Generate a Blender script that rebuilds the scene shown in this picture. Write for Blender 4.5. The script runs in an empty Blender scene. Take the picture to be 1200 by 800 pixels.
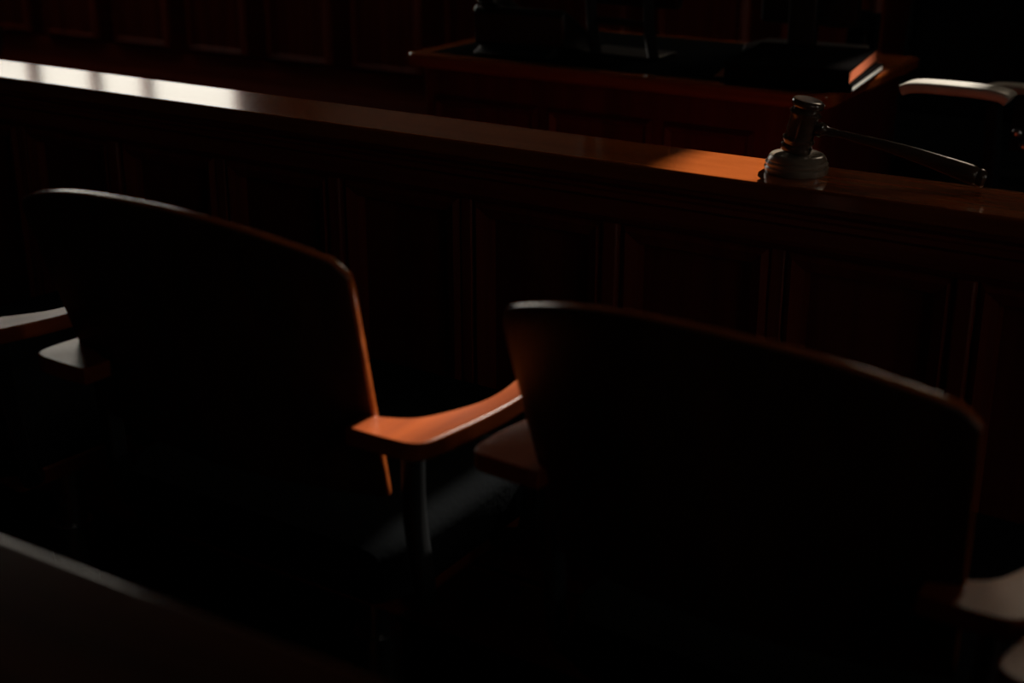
import bpy, bmesh, math, random
from mathutils import Vector, Matrix, Euler
random.seed(4)
COL = bpy.context.scene.collection
PI = math.pi

# ------------------------------------------------------------------ materials
def new_mat(name):
    m = bpy.data.materials.new(name); m.use_nodes = True
    nt = m.node_tree; b = nt.nodes['Principled BSDF']
    return m, nt, b

def wood(name, dark, light, rough=0.3, coat=0.0, axis='X', scale=1.0, bump=0.02, spec=0.5):
    m, nt, b = new_mat(name)
    N = nt.nodes; L = nt.links
    tc = N.new('ShaderNodeTexCoord'); mp = N.new('ShaderNodeMapping')
    s = {'X': (1.2, 26, 26), 'Y': (26, 1.2, 26), 'Z': (26, 26, 1.2)}[axis]
    mp.inputs['Scale'].default_value = tuple(v * scale for v in s)
    L.new(tc.outputs['Object'], mp.inputs['Vector'])
    n1 = N.new('ShaderNodeTexNoise'); n1.inputs['Scale'].default_value = 1.6
    n1.inputs['Detail'].default_value = 6; n1.inputs['Distortion'].default_value = 0.6
    L.new(mp.outputs['Vector'], n1.inputs['Vector'])
    cr = N.new('ShaderNodeValToRGB')
    cr.color_ramp.elements[0].position = 0.3; cr.color_ramp.elements[0].color = (*dark, 1)
    cr.color_ramp.elements[1].position = 0.7; cr.color_ramp.elements[1].color = (*light, 1)
    L.new(n1.outputs['Fac'], cr.inputs['Fac']); L.new(cr.outputs['Color'], b.inputs['Base Color'])
    b.inputs['Roughness'].default_value = rough
    b.inputs['Coat Weight'].default_value = coat; b.inputs['Coat Roughness'].default_value = 0.1
    b.inputs['Specular IOR Level'].default_value = spec
    if bump:
        bp = N.new('ShaderNodeBump'); bp.inputs['Strength'].default_value = bump; bp.inputs['Distance'].default_value = 0.002
        L.new(n1.outputs['Fac'], bp.inputs['Height']); L.new(bp.outputs['Normal'], b.inputs['Normal'])
    return m

def plain(name, col, rough=0.5, metal=0.0, noise=0.15, nscale=40, bump=0.0, spec=0.5):
    m, nt, b = new_mat(name); N = nt.nodes; L = nt.links
    tc = N.new('ShaderNodeTexCoord'); n1 = N.new('ShaderNodeTexNoise')
    n1.inputs['Scale'].default_value = nscale; n1.inputs['Detail'].default_value = 4
    L.new(tc.outputs['Object'], n1.inputs['Vector'])
    cr = N.new('ShaderNodeValToRGB')
    cr.color_ramp.elements[0].color = (*[c * (1 - noise) for c in col], 1)
    cr.color_ramp.elements[1].color = (*[min(1, c * (1 + noise)) for c in col], 1)
    L.new(n1.outputs['Fac'], cr.inputs['Fac']); L.new(cr.outputs['Color'], b.inputs['Base Color'])
    b.inputs['Roughness'].default_value = rough; b.inputs['Metallic'].default_value = metal
    b.inputs['Specular IOR Level'].default_value = spec
    if bump:
        bp = N.new('ShaderNodeBump'); bp.inputs['Strength'].default_value = bump; bp.inputs['Distance'].default_value = 0.003
        L.new(n1.outputs['Fac'], bp.inputs['Height']); L.new(bp.outputs['Normal'], b.inputs['Normal'])
    return m

def glow(name, col, strength, folds=0.0):
    m = bpy.data.materials.new(name); m.use_nodes = True
    nt = m.node_tree; N = nt.nodes; L = nt.links; N.clear()
    out = N.new('ShaderNodeOutputMaterial'); em = N.new('ShaderNodeEmission')
    em.inputs['Color'].default_value = (*col, 1); em.inputs['Strength'].default_value = strength
    if folds:
        tc = N.new('ShaderNodeTexCoord'); w = N.new('ShaderNodeTexNoise'); w.inputs['Scale'].default_value = folds
        w.inputs['Detail'].default_value = 2
        mp = N.new('ShaderNodeMapping'); mp.inputs['Scale'].default_value = (1, 1, 0.05)
        L.new(tc.outputs['Object'], mp.inputs['Vector']); L.new(mp.outputs['Vector'], w.inputs['Vector'])
        mr = N.new('ShaderNodeMapRange'); mr.inputs['From Min'].default_value = .3; mr.inputs['From Max'].default_value = .7
        mr.inputs['To Min'].default_value = strength * .55; mr.inputs['To Max'].default_value = strength * 1.25
        L.new(w.outputs['Fac'], mr.inputs['Value']); L.new(mr.outputs['Result'], em.inputs['Strength'])
    L.new(em.outputs['Emission'], out.inputs['Surface'])
    return m

CAPW = wood('cherry_rail', (.22, .046, .008), (.36, .082, .016), rough=.13, axis="X", bump=.003)
FACE = wood('cherry_panel', (.16, .018, .006), (.30, .045, .014), rough=.38, axis='Z', scale=.8, spec=.35)
FACEX = wood('cherry_board', (.16, .018, .006), (.28, .040, .012), rough=.38, axis='X', scale=.8, spec=.35)
ARMW = wood('chair_arm_wood', (.18, .032, .005), (.28, .055, .008), spec=.28, rough=.36, axis='Y', bump=.01)
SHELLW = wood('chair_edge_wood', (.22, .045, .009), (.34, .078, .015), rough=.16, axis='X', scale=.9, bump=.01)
SHELLD = wood('shaded_chair_back_wood', (.022, .008, .004), (.070, .022, .009), rough=.4, axis='Z', scale=.7, bump=.01, spec=.3)  # same chair wood darkened: shade on the back faces put into the colour
GAVW = wood('gavel_wood', (.045, .027, .018), (.085, .052, .034), rough=.18, coat=.5, axis='X', scale=2.5, bump=.01)
BLKW = wood('sound_block_wood', (.15, .115, .085), (.26, .205, .155), rough=.22, axis='X', scale=2.5, bump=.01)
LEATH = plain('black_leather', (.010, .011, .012), rough=.8, spec=0, nscale=160, bump=.15)
DARKM = plain('black_plastic', (.010, .011, .012), rough=.38, nscale=80)
SCREEN = plain('dark_screen', (.006, .007, .008), rough=.2, nscale=10)
STEEL = plain('dark_steel', (.35, .35, .36), rough=.3, metal=1.0, nscale=30)
CARPET = plain('blue_grey_carpet', (.020, .023, .027), rough=.95, nscale=260, noise=.5, bump=.4, spec=.1)
PLASTER = plain('dark_plaster', (.05, .042, .036), rough=.9, nscale=6, spec=.1)
CEIL = plain('ceiling_paint', (.06, .055, .05), rough=.95, nscale=6, spec=.1)
PAPER = plain('paper', (.74, .71, .64), rough=.7, nscale=30, noise=.05)
GILT = plain('red_gilt_page_edge', (.80, .15, .025), rough=.6, nscale=200, noise=.2)
COVER = plain('black_book_cover', (.004, .0035, .0035), rough=.6, nscale=120, bump=.1, spec=0)
CURT = plain('drape_cloth', (.10, .04, .03), rough=.9, nscale=30, spec=.1)
GLOWL = glow('bright_daylight_pane', (1.0, .93, .80), 2.6)
GLOWB = glow('beam_curtain_glow', (1.0, .80, .58), 6.5, folds=9)  # emission put into the unseen curtains to light the rail from behind
GLOWS = glow('glint_panel_glow', (1.0, .92, .80), 5.0)
GLOWR = glow('fill_panel_glow', (1.0, .92, .80), 0.42)

# ------------------------------------------------------------------ mesh helpers
class MB:
    def __init__(s): s.v = []; s.f = []
    def add(s, vs, fs, M=None):
        o = len(s.v)
        for p in vs:
            p = Vector(p)
            if M is not None: p = M @ p
            s.v.append(p)
        s.f += [tuple(i + o for i in f) for f in fs]
        return s
    def box(s, x0, x1, y0, y1, z0, z1, M=None):
        vs = [(x0, y0, z0), (x1, y0, z0), (x1, y1, z0), (x0, y1, z0), (x0, y0, z1), (x1, y0, z1), (x1, y1, z1), (x0, y1, z1)]
        return s.add(vs, [(0, 3, 2, 1), (4, 5, 6, 7), (0, 1, 5, 4), (1, 2, 6, 5), (2, 3, 7, 6), (3, 0, 4, 7)], M)
    def prism(s, pts, axis, a, b, M=None):
        """closed 2-D outline extruded along an axis"""
        n = len(pts)
        def P(p, t):
            return {'X': (t, p[0], p[1]), 'Y': (p[0], t, p[1]), 'Z': (p[0], p[1], t)}[axis]
        vs = [P(p, a) for p in pts] + [P(p, b) for p in pts]
        fs = [tuple(range(n))[::-1], tuple(range(n, 2 * n))] + [(i, (i + 1) % n, n + (i + 1) % n, n + i) for i in range(n)]
        return s.add(vs, fs, M)
    def lathe(s, prof, n=40, M=None):
        vs = []; fs = []
        for r, z in prof:
            for k in range(n):
                t = 2 * PI * k / n; vs.append((r * math.cos(t), r * math.sin(t), z))
        for j in range(len(prof) - 1):
            for k in range(n):
                a = j * n + k; b = j * n + (k + 1) % n
                fs.append((a, b, b + n, a + n))
        fs.append(tuple(range(n))[::-1]); fs.append(tuple(range((len(prof) - 1) * n, len(prof) * n)))
        return s.add(vs, fs, M)
    def sweep(s, path, section, up=Vector((0, 0, 1)), scales=None, M=None):
        """section = (side, up) points swept along path"""
        path = [Vector(p) for p in path]; n = len(section); vs = []; fs = []
        for i, p in enumerate(path):
            t = (path[min(i + 1, len(path) - 1)] - path[max(i - 1, 0)]).normalized()
            side = t.cross(up).normalized(); u = side.cross(t).normalized()
            sw, sh = scales[i] if scales else (1, 1)
            for a, b in section: vs.append(p + side * a * sw + u * b * sh)
        for i in range(len(path) - 1):
            for k in range(n):
                a = i * n + k; b = i * n + (k + 1) % n
                fs.append((a, b, b + n, a + n))
        fs.append(tuple(range(n))[::-1]); fs.append(tuple(range((len(path) - 1) * n, len(path) * n)))
        return s.add(vs, fs, M)
    def build(s, name, mat, parent=None, bevel=0, seg=2, smooth=False, solid=0, angle=40):
        me = bpy.data.meshes.new(name)
        me.from_pydata([tuple(p) for p in s.v], [], s.f)
        bm = bmesh.new(); bm.from_mesh(me)
        bmesh.ops.recalc_face_normals(bm, faces=bm.faces); bm.to_mesh(me); bm.free()
        me.materials.append(mat)
        o = bpy.data.objects.new(name, me); COL.objects.link(o)
        if parent is not None: o.parent = parent
        if solid:
            md = o.modifiers.new('solid', 'SOLIDIFY'); md.thickness = solid; md.offset = 0
        if bevel:
            md = o.modifiers.new('bevel', 'BEVEL'); md.width = bevel; md.segments = seg
            md.limit_method = 'ANGLE'; md.angle_limit = math.radians(angle); md.harden_normals = False
        if smooth or bevel:
            for p in me.polygons: p.use_smooth = True
            try: me.set_sharp_from_angle(angle=math.radians(40 if not bevel else 75))
            except Exception: pass
        return o

def rrect(w, h, r, n=4):
    """rounded rectangle section, half sizes w, h"""
    pts = []
    for cx, cy, a0 in ((w - r, h - r, 0), (-w + r, h - r, 90), (-w + r, -h + r, 180), (w - r, -h + r, 270)):
        for k in range(n + 1):
            a = math.radians(a0 + 90 * k / n); pts.append((cx + r * math.cos(a), cy + r * math.sin(a)))
    return pts

def smooth_path(pts, n=6):
    pts = [Vector(p) for p in pts]; out = []
    for i in range(len(pts) - 1):
        p0 = pts[max(i - 1, 0)]; p1 = pts[i]; p2 = pts[i + 1]; p3 = pts[min(i + 2, len(pts) - 1)]
        for k in range(n):
            t = k / n
            out.append(.5 * ((2 * p1) + (p2 - p0) * t + (2 * p0 - 5 * p1 + 4 * p2 - p3) * t * t + (3 * p1 - p0 - 3 * p2 + p3) * t ** 3))
    out.append(pts[-1]); return out

def tag(o, label, cat, group=None, kind=None):
    o['label'] = label; o['category'] = cat
    if group: o['group'] = group
    if kind: o['kind'] = kind
    return o

def thing(name, label, cat, loc=(0, 0, 0), rz=0, group=None):
    o = bpy.data.objects.new(name, None); COL.objects.link(o)
    o.empty_display_size = .1
    o.location = loc; o.rotation_euler = (0, 0, rz)
    return tag(o, label, cat, group)

def struct(o, label, cat):
    return tag(o, label, cat, kind='structure')

def copy_tree(o, parent=None):
    c = o.copy(); COL.objects.link(c); c.parent = parent
    for ch in list(o.children): copy_tree(ch, c)
    return c

# ------------------------------------------------------------------ room shell
X0, X1, Y0, Y1, ZC = -5.2, 4.0, -3.2, 6.0, 5.6
struct(MB().box(X0 - .1, X1 + .1, Y0 - .1, Y1 + .1, -.1, 0).build('floor', CARPET), 'dark blue-grey carpet floor of the courtroom', 'floor')
struct(MB().box(X0 - .1, X1 + .1, Y0 - .1, Y1 + .1, ZC, ZC + .1).build('ceiling', CEIL), 'dark ceiling over the courtroom', 'ceiling')

def wall_with_hole(name, axis, at, thick, a0, a1, z0, z1, holes, mat):
    """wall in strips around rectangular openings (u0,u1,w0,w1), sorted by u, not overlapping in u"""
    b = MB(); cur = a0
    def bx(u0, u1, w0, w1):
        if u1 - u0 < 1e-4 or w1 - w0 < 1e-4: return
        if axis == 'X': b.box(at, at + thick, u0, u1, w0, w1)
        else: b.box(u0, u1, at, at + thick, w0, w1)
    for (u0, u1, w0, w1) in holes:
        bx(cur, u0, z0, z1); bx(u0, u1, z0, w0); bx(u0, u1, w1, z1); cur = u1
    bx(cur, a1, z0, z1)
    return b.build(name, mat)

WL = (3.45, 5.58, 1.28, 3.15)          # left wall window: y0 y1 z0 z1
WB = (-1.0, .20, 3.05, 4.50)        # back wall high window: x0 x1 z0 z1
WS = (2.05, 2.45, 1.0, 3.0)           # narrow glowing panel added in the right wall for gavel glints
WR = (-2.6, -.2, 1.2, 3.2)            # unseen panel added in the right wall to light the rail front
struct(wall_with_hole('wall_left', 'X', X0 - .1, .1, Y0 - .1, Y1 + .1, 0, ZC, [WL], PLASTER), 'dark left wall with the tall bright window', 'wall')
struct(wall_with_hole('wall_right', 'X', X1, .1, Y0 - .1, Y1 + .1, 0, ZC, [WR, WS], PLASTER), 'dark right wall with two openings for added glowing panels', 'wall')
struct(wall_with_hole('wall_back', 'Y', Y1, .1, X0, X1, 0, ZC, [WB], PLASTER), 'dark wall behind the judge bench', 'wall')
struct(MB().box(X0, X1, Y0 - .1, Y0, 0, ZC).build('wall_front', PLASTER), 'dark wall behind the camera', 'wall')

# left window: bright panes between a wooden frame and mullions
def window(name, axis, at, hole, mull, trans, glass, depth, label, gap=None):
    u0, u1, w0, w1 = hole
    def bx(b, a, c, w, x, d0, d1):
        if axis == 'X': b.box(at + d0, at + d1, a, c, w, x)
        else: b.box(a, c, at + d0, at + d1, w, x)
    fr = MB(); t = .05
    bx(fr, u0, u0 + t, w0, w1, *depth); bx(fr, u1 - t, u1, w0, w1, *depth)
    bx(fr, u0 + t, u1 - t, w0, w0 + t, *depth); bx(fr, u0 + t, u1 - t, w1 - t, w1, *depth)
    for m in mull: bx(fr, m - .025, m + .025, w0 + t, w1 - t, *depth)
    for q in trans: bx(fr, u0 + t, u1 - t, q - .025, q + .025, *depth)
    root = struct(fr.build(name, FACEX, bevel=.006), label, 'window')
    mid = (depth[0] + depth[1]) / 2
    spans = [(u0 + t, u1 - t)] if gap is None else [(u0 + t, gap[0]), (gap[1], u1 - t)]
    for (a, c) in spans:
        g = MB()
        if gap is None: bx(g, a, c, w0 + t, w1 - t, mid - .004, mid + .004)
        else:                                   # unseen curtain, edge stepped to steer where the sunbeam lands
            e = -.13 if c == gap[0] else 0
            o_ = [(a, w0 + t), (c + e, w0 + t), (c + e, w0 + .29), (c + e * .3, w0 + .31), (c + e * .3, w0 + .42), (c, w0 + .52), (c, w0 + .87), (c - e * .42, w0 + .93), (c - e * .42, w1 - t), (a, w1 - t)]
            g.prism(o_, 'Y', at + mid - .004, at + mid + .004)
        g.build('pane' if gap is None else 'beam_curtain', glass, root)
    return root
window('window_1', 'X', X0 - .1, WL, (4.25, 4.60, 4.92), (2.75,), GLOWL, (.01, .09), 'tall bright window in the left wall')
window('glint_panel', 'X', X1, WS, (), (2.0,), GLOWS, (.01, .09), 'unseen narrow glowing panel added in the right wall for highlights')
BEAM = (-.563, -.415)
window('window_2', 'Y', Y1, WB, (), (), GLOWB, (.01, .09), 'high window in the back wall with unseen curtains cut to shape the sunbeam', gap=BEAM)
window('fill_panel', 'X', X1, WR, (-1.8, -1.0), (2.2,), GLOWR, (.01, .09), 'unseen glowing panel added in the right wall as fill light')

# ------------------------------------------------------------------ panelled rail in front of the chairs
def raised_panel(x0, x1, z0, z1, y, out, mat, parent, mold=.026, rec=.012, name='panel'):
    """frame moulding round a recessed flat panel; 'out' = -1 faces -Y"""
    b = MB()
    xs = [x0, x0 + mold * .45, x0 + mold, x0 + mold + .004]
    ring = []
    lev = [0, .010, .002, -rec]
    for k, off in enumerate((0, mold * .4, mold, mold + .003)):
        yy = y + out * lev[k]
        ring.append([(x0 + off, yy, z0 + off), (x1 - off, yy, z0 + off), (x1 - off, yy, z1 - off), (x0 + off, yy, z1 - off)])
    vs = [p for r in ring for p in r]; fs = []
    for k in range(3):
        for i in range(4):
            a = k * 4 + i; c = k * 4 + (i + 1) % 4
            fs.append((a, c, c + 4, a + 4))
    fs.append((12, 13, 14, 15))
    yb = y - out * .02
    vs += [(x0, yb, z0), (x1, yb, z0), (x1, yb, z1), (x0, yb, z1)]
    for i in range(4): fs.append((i, 16 + i, 16 + (i + 1) % 4, (i + 1) % 4))
    fs.append((19, 18, 17, 16))
    return b.add(vs, fs).build(name, mat, parent)

def panel_rail(name, label, xa, xb, yf, ztop, capw, posts, halfpitch):
    r = thing(name, label, 'railing', ((xa + xb) / 2, yf + .06, 0))
    ox, oy = (xa + xb) / 2, yf + .06
    W = lambda b: b
    def bld(b, nm, mat, **k):
        for i, p in enumerate(b.v): b.v[i] = Vector((p.x - ox, p.y - oy, p.z))
        return b.build(nm, mat, r, **k)
    z = ztop
    bld(MB().box(xa, xb, yf, yf + capw, z - .024, z), 'top_rail', CAPW, bevel=.004)
    # stepped crown moulding under the top rail
    pr = [(yf + .008, z - .024), (yf + .008, z - .030), (yf + .016, z - .037), (yf + .016, z - .041), (yf + .011, z - .043),
          (yf + .011, z - .050), (yf + .021, z - .056), (yf + .021, z - .074), (yf + .016, z - .078), (yf + .026, z - .088),
          (yf + .045, z - .088), (yf + .045, z - .024)]
    bld(MB().prism(pr, 'X', xa, xb), 'crown_moulding', FACEX)
    yb = yf + .052
    bld(MB().box(xa, xb, yb, yb + .05, .0, z - .024), 'back_board', FACEX)
    bld(MB().box(xa, xb, yf + .030, yb, .0, .14), 'plinth', FACEX, bevel=.004)
    edges = [xa] + [p for p in posts] + [xb]
    for p in posts:
        b = MB().box(p - .012, p + .012, yf + .026, yb, .14, z - .088)
        bld(b, 'stile', FACE, bevel=.004)
    for p in posts:
        q = p + halfpitch
        if q > xb: continue
        bld(MB().box(q - .010, q + .010, yf + .034, yb, .14, z - .088), 'stile', FACE, bevel=.003)
        for (a, c) in ((p + .012, q - .010), (q + .010, p + 2 * halfpitch - .012)):
            b = raised_panel(a - ox, c - ox, .14, z - .089, yf + .040 - oy, -1, FACE, r)
    return r

panel_rail('jury_railing', 'long panelled cherry-wood rail with polished top that carries the gavel', -3.251, 1.024, 1.597, .82, .128,
           [-3.251 + .475 * k for k in range(9)], .2375)

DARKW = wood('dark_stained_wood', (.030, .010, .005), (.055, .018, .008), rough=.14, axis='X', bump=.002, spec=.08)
# near rail at the lower left corner
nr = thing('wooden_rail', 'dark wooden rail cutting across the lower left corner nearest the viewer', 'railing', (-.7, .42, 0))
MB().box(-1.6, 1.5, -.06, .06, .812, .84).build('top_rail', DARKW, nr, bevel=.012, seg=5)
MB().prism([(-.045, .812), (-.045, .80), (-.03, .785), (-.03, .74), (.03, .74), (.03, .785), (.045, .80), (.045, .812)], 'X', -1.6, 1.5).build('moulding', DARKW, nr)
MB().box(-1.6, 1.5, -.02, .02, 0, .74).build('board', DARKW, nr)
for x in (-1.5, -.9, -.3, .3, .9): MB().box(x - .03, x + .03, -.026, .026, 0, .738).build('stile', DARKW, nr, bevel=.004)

# ------------------------------------------------------------------ chairs
def make_chair(label):
    r = thing('swivel_armchair', label, 'chair', group='wooden armchairs in the row')
    # curved plywood back
    NU, NV = 28, 14
    def shell(u, v, inset=0.0, dy=0.0):
        zt = .872 + .036 * (1 - abs(u) ** 2.2)
        e = max(0, abs(u) - .93) / .07
        zt -= .010 * e * e
        z = .62 + (zt - inset - .62) * v
        hw = .186 + (.214 - .186) * (z - .50) / .37 - inset
        x = u * hw
        y = -.034 * (1 - u * u) - .28 * (z - .70) + dy
        return (x, y, z)
    def sheet(dy, inset):
        b = MB(); vs = [shell(-1 + 2 * i / NU, j / NV, inset, dy) for j in range(NV + 1) for i in range(NU + 1)]
        fs = [(j * (NU + 1) + i, j * (NU + 1) + i + 1, (j + 1) * (NU + 1) + i + 1, (j + 1) * (NU + 1) + i) for j in range(NV) for i in range(NU)]
        return b.add(vs, fs)
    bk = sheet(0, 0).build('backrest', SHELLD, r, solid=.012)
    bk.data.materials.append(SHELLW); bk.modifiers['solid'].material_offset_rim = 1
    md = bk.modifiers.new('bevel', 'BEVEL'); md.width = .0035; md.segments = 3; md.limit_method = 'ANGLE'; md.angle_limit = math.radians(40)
    for p_ in bk.data.polygons: p_.use_smooth = True
    sheet(.022, .030).build('back_cushion', LEATH, r, solid=.026, bevel=.012, seg=3)
    # horseshoe arms
    for s in (1, -1):
        # plan outline: (inner x, y, outer x, y, height) - square outer corner, pinched waist, raised front
        rows = [(.186, -.014, .188, -.047, .704), (.212, -.006, .236, -.047, .704), (.232, .008, .267, -.040, .704), (.244, .040, .2745, .002, .702),
                (.250, .085, .2755, .070, .698), (.250, .125, .2755, .118, .698), (.244, .165, .2755, .160, .701), (.234, .205, .2755, .202, .715),
                (.227, .236, .2745, .236, .730), (.226, .252, .270, .254, .733)]
        inn = smooth_path([(a_ * s, b_, z_) for a_, b_, c_, d_, z_ in rows], 4)
        oup = smooth_path([(c_ * s, d_, z_) for a_, b_, c_, d_, z_ in rows], 4)
        b = MB(); n = len(inn); vs = []; fs = []
        for p, q in zip(inn, oup):
            for w_, h_ in ((p, .009), (q, .009), (q, -.009), (p, -.009)): vs.append((w_.x, w_.y, w_.z + h_))
        for k in range(n - 1):
            for m_ in range(4):
                a_ = k * 4 + m_; c_ = k * 4 + (m_ + 1) % 4
                fs.append((a_, c_, c_ + 4, a_ + 4))
        fs += [(0, 1, 2, 3), (n * 4 - 4, n * 4 - 3, n * 4 - 2, n * 4 - 1)]
        b.add(vs, fs).build('armrest', ARMW, r, bevel=.0016, seg=2)
        post = [(.218 * s, .030, .697), (.214 * s, .034, .60), (.212 * s, .05, .50), (.16 * s, .09, .470)]
        MB().sweep(smooth_path(post, 5), rrect(.008, .011, .004), up=Vector((0, 1, 0))).build('arm_post', DARKM, r, smooth=True)
        post = [(.246 * s, .215, .718), (.228 * s, .225, .62), (.216 * s, .235, .50), (.16 * s, .24, .470)]
        MB().sweep(smooth_path(post, 5), rrect(.008, .011, .004), up=Vector((0, 1, 0))).build('arm_post', DARKM, r, smooth=True)
    # seat cushion with a crowned top
    sec = rrect(.198, .040, .024, 5)
    MB().sweep([(0, .02, .522), (0, .06, .526), (0, .22, .530), (0, .38, .530), (0, .44, .524)], sec,
               scales=[(.93, .8), (1, 1), (1, 1.05), (1, 1), (.92, .7)]).build('seat', LEATH, r, smooth=True)
    MB().box(-.17, .17, .06, .40, .455, .484).build('seat_pan', ARMW, r, bevel=.008)
    MB().lathe([(.03, .12), (.03, .30), (.022, .30), (.022, .43), (.06, .435), (.06, .455)], 20, Matrix.Translation((0, .23, 0))).build('column', STEEL, r, smooth=True)
    for k in range(5):
        a = 2 * PI * k / 5 + .3
        c, s_ = math.cos(a), math.sin(a)
        leg = MB().sweep([(0, .23, .115), (c * .14, .23 + s_ * .14, .105), (c * .225, .23 + s_ * .225, .075)], rrect(.025, .02, .008),
                         scales=[(1.1, 1.1), (.9, .9), (.7, .6)]).build('leg', DARKM, r, smooth=True)
        M = Matrix.Translation((c * .215, .23 + s_ * .215, .031)) @ Matrix.Rotation(a + PI / 2, 4, 'Z') @ Matrix.Rotation(PI / 2, 4, 'Y')
        MB().lathe([(.018, -.02), (.03, -.016), (.03, .016), (.018, .02)], 20, M).build('caster', DARKM, leg, smooth=True)
    return r

c1 = make_chair('wooden low-back armchair at left, its back edge catching white and orange light')
c1.scale.z = 1.006; c1.location = (-.959, .966, 0); c1.rotation_euler[2] = math.radians(-1)
c2 = copy_tree(c1); c2['label'] = 'wooden low-back armchair at right whose whole back is in deep shadow'
c2.scale = (.93, 1, .990); c2.location = (-.399, .970, 0); c2.rotation_euler[2] = math.radians(-2.5)
c3 = copy_tree(c1); c3['label'] = 'armchair cut off by the left edge, only its pale-lit right arm showing'
c3.location = (-1.527, .965, 0); c3.rotation_euler[2] = math.radians(-7)
c4 = copy_tree(c1); c4['label'] = 'armchair in the lower right corner, only the tip of its left arm showing'
c4.location = (.109, .822, 0); c4.rotation_euler[2] = math.radians(-14)

# the armrests are adjustable and stand a little differently on each chair
def shift_arms(c, left, right):
    for ch in c.children:
        if ch.name.startswith('armrest'):
            ch.location = left if ch.data.vertices[0].co.x < 0 else right
shift_arms(c1, (.060, -.018, -.004), (.008, .004, .003))
shift_arms(c2, (-.002, .020, .004), (-.012, .004, .006))
# ------------------------------------------------------------------ gavel and block
blk = tag(MB().lathe([(.0395, 0), (.0405, .003), (.0405, .007), (.0385, .009), (.0395, .0105), (.0395, .013), (.0365, .0155),
                      (.0370, .017), (.0355, .020), (.0335, .0225), (.0305, .0235), (.001, .0237)], 56).build('sound_block', BLKW, smooth=True),
          'round turned wooden sound block under the gavel head', 'sound block')
blk.location = (-.639, 1.676, .8201)

T = Vector((-.416, 1.706, .8338)); K = Vector((-.636, 1.677, .8785))
hdir = (T - K).normalized()
ax = (Vector((0, 0, 1)) - hdir * hdir.z).normalized()      # head axis, square to the handle
sidev = ax.cross(hdir)
gv = thing('gavel', 'dark wooden gavel standing head-down on its block, handle resting on the rail', 'gavel', tuple(K - ax * .0345))
Mh = Matrix(((hdir.x, sidev.x, ax.x, 0), (hdir.y, sidev.y, ax.y, 0), (hdir.z, sidev.z, ax.z, 0), (0, 0, 0, 1)))
Mk = Matrix.Translation(ax * .0345) @ Mh
head = [(.001, -.0375), (.0165, -.0375), (.0195, -.0355), (.0205, -.032), (.0205, -.028), (.0185, -.0255), (.0195, -.0235), (.0215, -.021), (.0215, -.018),
        (.0190, -.0155), (.0196, 0), (.0190, .0135), (.0212, .0165), (.0212, .0195), (.0180, .0225), (.0170, .025), (.0195, .027), (.0208, .030),
        (.0208, .0335), (.0190, .0362), (.0160, .0372), (.001, .0374)]
MB().lathe([(r_ * (.94 if abs(z_) < .024 else .98), z_ * .92) for r_, z_ in head], 48, Mk).build('head', GAVW, gv, smooth=True)
L = (T - K).length
hp = [(.0075, .017), (.0095, .020), (.0095, .026), (.0065, .029), (.0050, .034), (.0058, .040), (.0048, .044), (.0052, .060), (.0068, .100), (.0088, .145),
      (.0108, .185), (.0118, .205), (.0118, .214), (.0098, .2165), (.0112, .2185), (.0112, .224), (.0085, .227), (.001, .2275)]
k = (L + .004) / .2275
# handle axis sags slightly (bowed grip)
Mhd = Matrix.Translation(ax * .0345) @ Matrix(((-ax.x, sidev.x, hdir.x, 0), (-ax.y, sidev.y, hdir.y, 0), (-ax.z, sidev.z, hdir.z, 0), (0, 0, 0, 1)))
hb = MB().lathe([(r_, z_ * k) for r_, z_ in hp], 32)
for i, p in enumerate(hb.v):
    t = max(0, min(1, p.z / L)); hb.v[i] = Mhd @ Vector((p.x - .0055 * math.sin(PI * t), p.y, p.z))
hb.build('handle', GAVW, gv, smooth=True)

DESKW = wood('desk_panel_wood', (.08, .009, .004), (.15, .022, .008), rough=.38, axis='Z', scale=.8, spec=.3)
# ------------------------------------------------------------------ clerk's desk behind the rail
dk = thing('clerk_desk', 'panelled wooden desk behind the rail with monitors on top', 'desk', (-1.3, 2.68, 0))
DX0, DX1, DY0, DY1 = -.485, .435, -.285, .24     # local to the desk root
out = [(DX0, DY0 + .012), (DX0 + .012, DY0), (DX1 - .05, DY0)] + \
      [(DX1 - .05 + .05 * math.sin(a), DY0 + .05 - .05 * math.cos(a)) for a in [PI / 2 * i / 8 for i in range(1, 9)]] + [(DX1, DY1), (DX0, DY1)]
MB().prism(out, 'Z', .752, .78).build('desktop', CAPW, dk, bevel=.007, seg=3)
out2 = [(DX0 + .03, DY0 + .03), (DX1 - .07, DY0 + .03)] + \
       [(DX1 - .07 + .04 * math.sin(a), DY0 + .07 - .04 * math.cos(a)) for a in [PI / 2 * i / 8 for i in range(1, 9)]] + [(DX1 - .03, DY1 - .03), (DX0 + .03, DY1 - .03)]
MB().prism([(x, y) for x, y in out2], 'Z', .0, .752).build('carcass', DESKW, dk, bevel=.004)
yp = DY0 + .03
for (a, c) in ((-.425, -.175), (-.150, .080), (.105, .290)):
    raised_panel(a, c, .10, .695, yp - .004, -1, DESKW, dk, mold=.018, rec=-.002)

MB().box(DX0 + .045, DX1 - .075, DY0 + .035, DY1 - .04, .776, .7815).build('leather_inlay', LEATH, dk)

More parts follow.
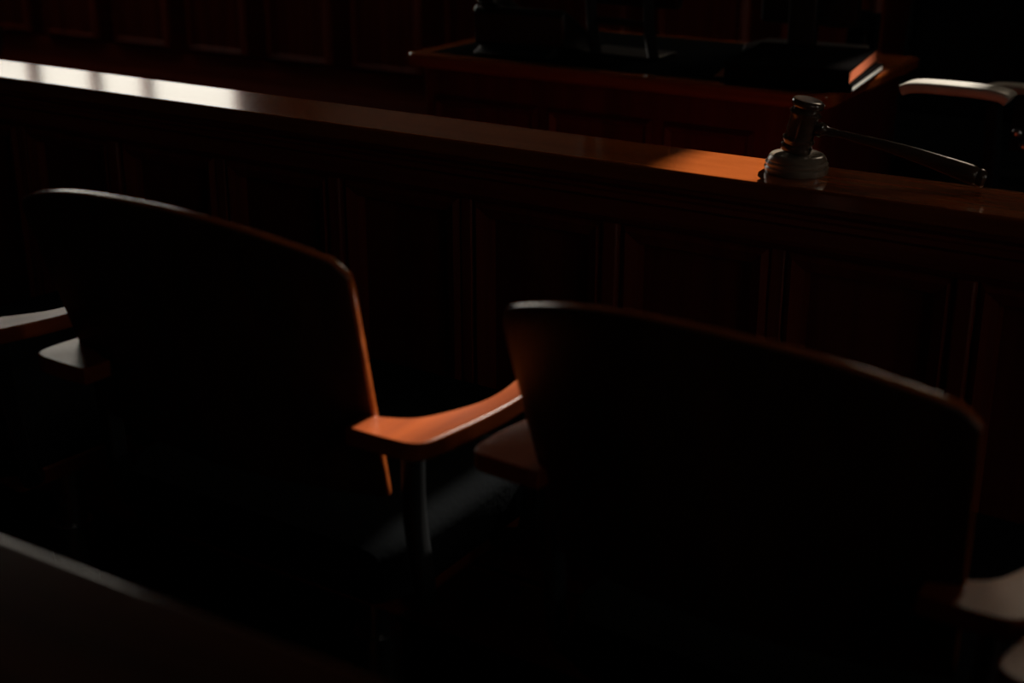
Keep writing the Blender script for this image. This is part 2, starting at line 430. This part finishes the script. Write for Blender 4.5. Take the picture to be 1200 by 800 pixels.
# desk telephone seen from behind
ph = thing('desk_telephone', 'black desk telephone seen from behind at the left end of the desk', 'telephone', (-1.562, 2.535, .7816), math.radians(4))
MB().prism([(-.055, .018), (-.062, .085), (-.050, .098), (.085, .030), (.085, .006), (.07, .002)], 'X', -.104, .104).build('body', DARKM, ph, bevel=.006)
MB().prism([(-.085, .0), (-.095, .006), (-.055, .020), (-.045, .060), (-.035, .055), (-.03, .0)], 'X', -.085, .085).build('stand', DARKM, ph, bevel=.003)
hs = MB(); hs.sweep(smooth_path([(-.072, -.052, .098), (-.07, -.035, .112), (-.07, .02, .090), (-.07, .065, .062), (-.068, .078, .046)], 5), rrect(.022, .012, .007),
                    scales=[(1.1, 1.3)] * 4 + [(.85, .9)] * 13 + [(1.1, 1.3)] * 4)
hs.build('handset', DARKM, ph, smooth=True)

def monitor(loc, rz, w, h, zb, label, vlegs):
    m = thing('computer_monitor', label, 'monitor', loc, rz, None)
    b = MB().box(-w / 2, w / 2, -.012, .014, zb, zb + h); b.build('casing', DARKM, m, bevel=.006)
    MB().box(-w / 2 + .012, w / 2 - .012, .0145, .0155, zb + .014, zb + h - .012).build('screen', SCREEN, m)
    MB().prism([(-w * .28, zb + .05), (w * .28, zb + .05), (w * .24, zb + h * .8), (-w * .24, zb + h * .8)], 'Y', -.034, -.012).build('rear_cover', DARKM, m, bevel=.008)
    if vlegs:
        for s in (0, 1):
            x = -.055 + .135 * s
            MB().sweep([(x - .018, -.042, zb + .02), (x, -.062, .05), (x + .020, -.078, .006)], rrect(.011, .006, .003)).build('leg', STEEL_D, m, smooth=True)
        MB().box(-.05, .075, -.062, -.048, .062, .076).build('crossbar', STEEL_D, m, bevel=.003)
        MB().box(-.075, .10, -.085, .02, 0, .008).build('foot', STEEL_D, m, bevel=.003)
    else:
        MB().box(-.03, .03, -.055, -.034, .01, zb + .14).build('neck', STEEL_D, m, bevel=.005)
        MB().prism([(-.11, -.09), (.11, -.09), (.13, -.02), (.11, .07), (-.11, .07), (-.13, -.02)], 'Z', 0, .012).build('foot', STEEL_D, m, bevel=.004)
    return m
STEEL_D = plain('graphite_metal', (.03, .032, .034), rough=.35, metal=.3, nscale=30)
monitor((-1.385, 2.64, .7816), math.radians(-3),   .225, .30, .095, 'black monitor on slanted legs next to the telephone', True)
monitor((-1.08, 2.85, .7816), math.radians(4), .205, .34, .055, 'black monitor standing behind the stack of books', False)

# books and papers at the right end of the desk
def book(name, loc, rz, w, d, t, cover, pages, label, cat):   # spine towards the viewer
    r = thing(name, label, cat, loc, rz, 'books on the desk')
    c = MB(); c.box(-w, 0, 0, d, 0, .003); c.box(-w, 0, 0, d, t - .003, t); c.box(-w, 0, 0, .004, .003, t - .003)
    c.build('cover', cover, r)
    MB().box(-w + .004, -.0004, .0042, d - .0005, .003, t - .003).build('pages', pages, r)
    return r
book('law_book', (-.838, 2.440, .7816), math.radians(7), .235, .26, .014, COVER, PAPER, 'thin black book with white page edges, bottom of the stack on the desk', 'book')
book('law_book', (-.842, 2.432, .7957), math.radians(9), .225, .275, .026, COVER, GILT, 'thick black book with orange-red page edges, top of the stack on the desk', 'book')
nt_ = MB().prism([(-.018, 0), (.016, 0), (.022, .034)], 'Y', -.0006, .0006).build('folded_note', PAPER)
tag(nt_, 'small white folded card standing at the left end of the books', 'note card'); nt_.location = (-1.10, 2.47, .7816)

# ------------------------------------------------------------------ panelled judge bench beyond
jb = thing('judge_bench', 'tall dark panelled bench along the back of the court', 'bench', (-1.6, 3.86, 0))
MB().box(-3.3, 3.6, 0, .06, 0, 1.10).build('board', FACEX, jb)
MB().box(-3.34, 3.6, -.05, .40, 1.10, 1.13).build('top_rail', CAPW, jb, bevel=.006)
MB().prism([(-.045, 0), (-.045, .30), (-.03, .34), (-.015, .42), (0, .42), (0, 0)], 'X', -3.3, 3.6).build('plinth', FACEX, jb)
xc = -4.867
while xc < 1.6:
    raised_panel(xc - .142 + 1.6, xc + .142 + 1.6, .432, 1.04, -.022, -1, FACE, jb, mold=.022, rec=-.002)
    xc += .3856

# ------------------------------------------------------------------ black office chairs behind the rail
ARMPAD = plain('grey_arm_pad', (.42, .39, .34), rough=.3, nscale=90)
def office_chair(label, loc, rz, padmat, low=0):
    oc = thing('office_chair', label, 'chair', loc, rz, 'black office chairs behind the rail')
    b = MB(); NU, NV = 14, 16; vs = []
    for j in range(NV + 1):
        for i in range(NU + 1):
            u = -1 + 2 * i / NU; v = j / NV; z = .56 + .68 * v
            hw = .225 - .05 * max(0, v - .6) ** 1.5
            vs.append((u * hw, -.22 - .06 * v + .04 * u * u - .02 * math.sin(PI * v), z))
    b.add(vs, [(j * (NU + 1) + i, j * (NU + 1) + i + 1, (j + 1) * (NU + 1) + i + 1, (j + 1) * (NU + 1) + i) for j in range(NV) for i in range(NU)])
    b.build('backrest', LEATH, oc, solid=.07, bevel=.025, seg=3)
    MB().sweep([(0, -.22, .52), (0, -.15, .525), (0, .08, .53), (0, .16, .525), (0, .20, .51)], rrect(.24, .05, .03, 5),
               scales=[(.9, .8), (1, 1), (1, 1), (1, 1), (.92, .7)]).build('seat', LEATH, oc, smooth=True)
    for s in (1, -1):
        dz = -low if s > 0 else 0
        MB().sweep(smooth_path([(.27 * s, -.035, .806 + dz), (.27 * s, -.02, .813 + dz), (.27 * s, .03, .816 + dz), (.27 * s, .115, .815 + dz), (.27 * s, .14, .808 + dz)], 4), rrect(.027, .009, .006)).build('armrest', padmat, oc, smooth=True)
        MB().sweep(smooth_path([(.27 * s, -.01, .807 + dz), (.285 * s, -.02, .66), (.27 * s, 0, .52), (.15 * s, 0, .465)], 5), rrect(.02, .011, .006), up=Vector((0, 1, 0))).build('arm_post', LEATH, oc, smooth=True)
        for q, zz in ((-.050, .752), (-.064, .732)):
            MB().lathe([(.009, 0), (.0085, .004), (.006, .007), (.002, .0085)], 16, Matrix.Translation((.262 * s, q, zz)) @ Matrix.Rotation(s * PI / 2, 4, 'Y')).build('bolt', STEEL, oc, smooth=True)
        MB().box(.24 * s, .262 * s, -.076, -.038, .72, .812 + dz).build('bracket', LEATH, oc, bevel=.004)
    MB().lathe([(.03, .12), (.03, .30), (.022, .30), (.022, .45), (.07, .455), (.07, .48)], 20).build('column', STEEL, oc, smooth=True)
    for k_ in range(5):
        a = 2 * PI * k_ / 5; c, s_ = math.cos(a), math.sin(a)
        leg = MB().sweep([(0, 0, .115), (c * .10, s_ * .10, .105), (c * .21, s_ * .21, .075)], rrect(.025, .02, .008), scales=[(1.1, 1.1), (.9, .9), (.7, .6)]).build('leg', DARKM, oc, smooth=True)
        M = Matrix.Translation((c * .20, s_ * .20, .031)) @ Matrix.Rotation(a + PI / 2, 4, 'Z') @ Matrix.Rotation(PI / 2, 4, 'Y')
        MB().lathe([(.018, -.02), (.03, -.016), (.03, .016), (.018, .02)], 20, M).build('caster', DARKM, leg, smooth=True)
    return oc
office_chair('black leather office chair right of the desk, white light along its armrest', (-.588, 2.660, 0), math.radians(90), ARMPAD, .085)
office_chair('tall black office chair in the upper right corner, behind the chair with the lit armrest', (-.84, 3.22, 0), math.radians(178), LEATH)

# ------------------------------------------------------------------ light and camera
sd = bpy.data.lights.new('sun', 'SUN'); sd.energy = 12.0; sd.angle = math.radians(.6); sd.color = (1.0, .93, .82)
so = bpy.data.objects.new('sun', sd); COL.objects.link(so)
el, az = math.radians(35), math.radians(3)
d = Vector((-math.sin(az) * math.cos(el), -math.cos(az) * math.cos(el), -math.sin(el)))
so.rotation_euler = d.to_track_quat('-Z', 'Y').to_euler(); so.location = (0, 9, 7)

w = bpy.data.worlds.new('night_world'); bpy.context.scene.world = w; w.use_nodes = True
w.node_tree.nodes['Background'].inputs['Color'].default_value = (.02, .02, .022, 1)
w.node_tree.nodes['Background'].inputs['Strength'].default_value = .2

cd = bpy.data.cameras.new('camera'); cam = bpy.data.objects.new('camera', cd); COL.objects.link(cam)
cd.sensor_width = 36; cd.lens = 1667 / 1200 * 36
cam.location = (0, 0, 1.24)
cam.rotation_euler = (math.radians(90 - 20.25), 0, math.radians(32.4))
cd.clip_start = .02
cd.dof.use_dof = True; cd.dof.focus_distance = 1.86; cd.dof.aperture_fstop = 3.6
sc = bpy.context.scene
sc.camera = cam
sc.view_settings.view_transform = 'Standard'; sc.view_settings.look = 'None'
sc.view_settings.gamma = 1; sc.view_settings.exposure = 0; sc.view_settings.use_curve_mapping = False
sc.cycles.use_denoising = True
sc.cycles.max_bounces = 8
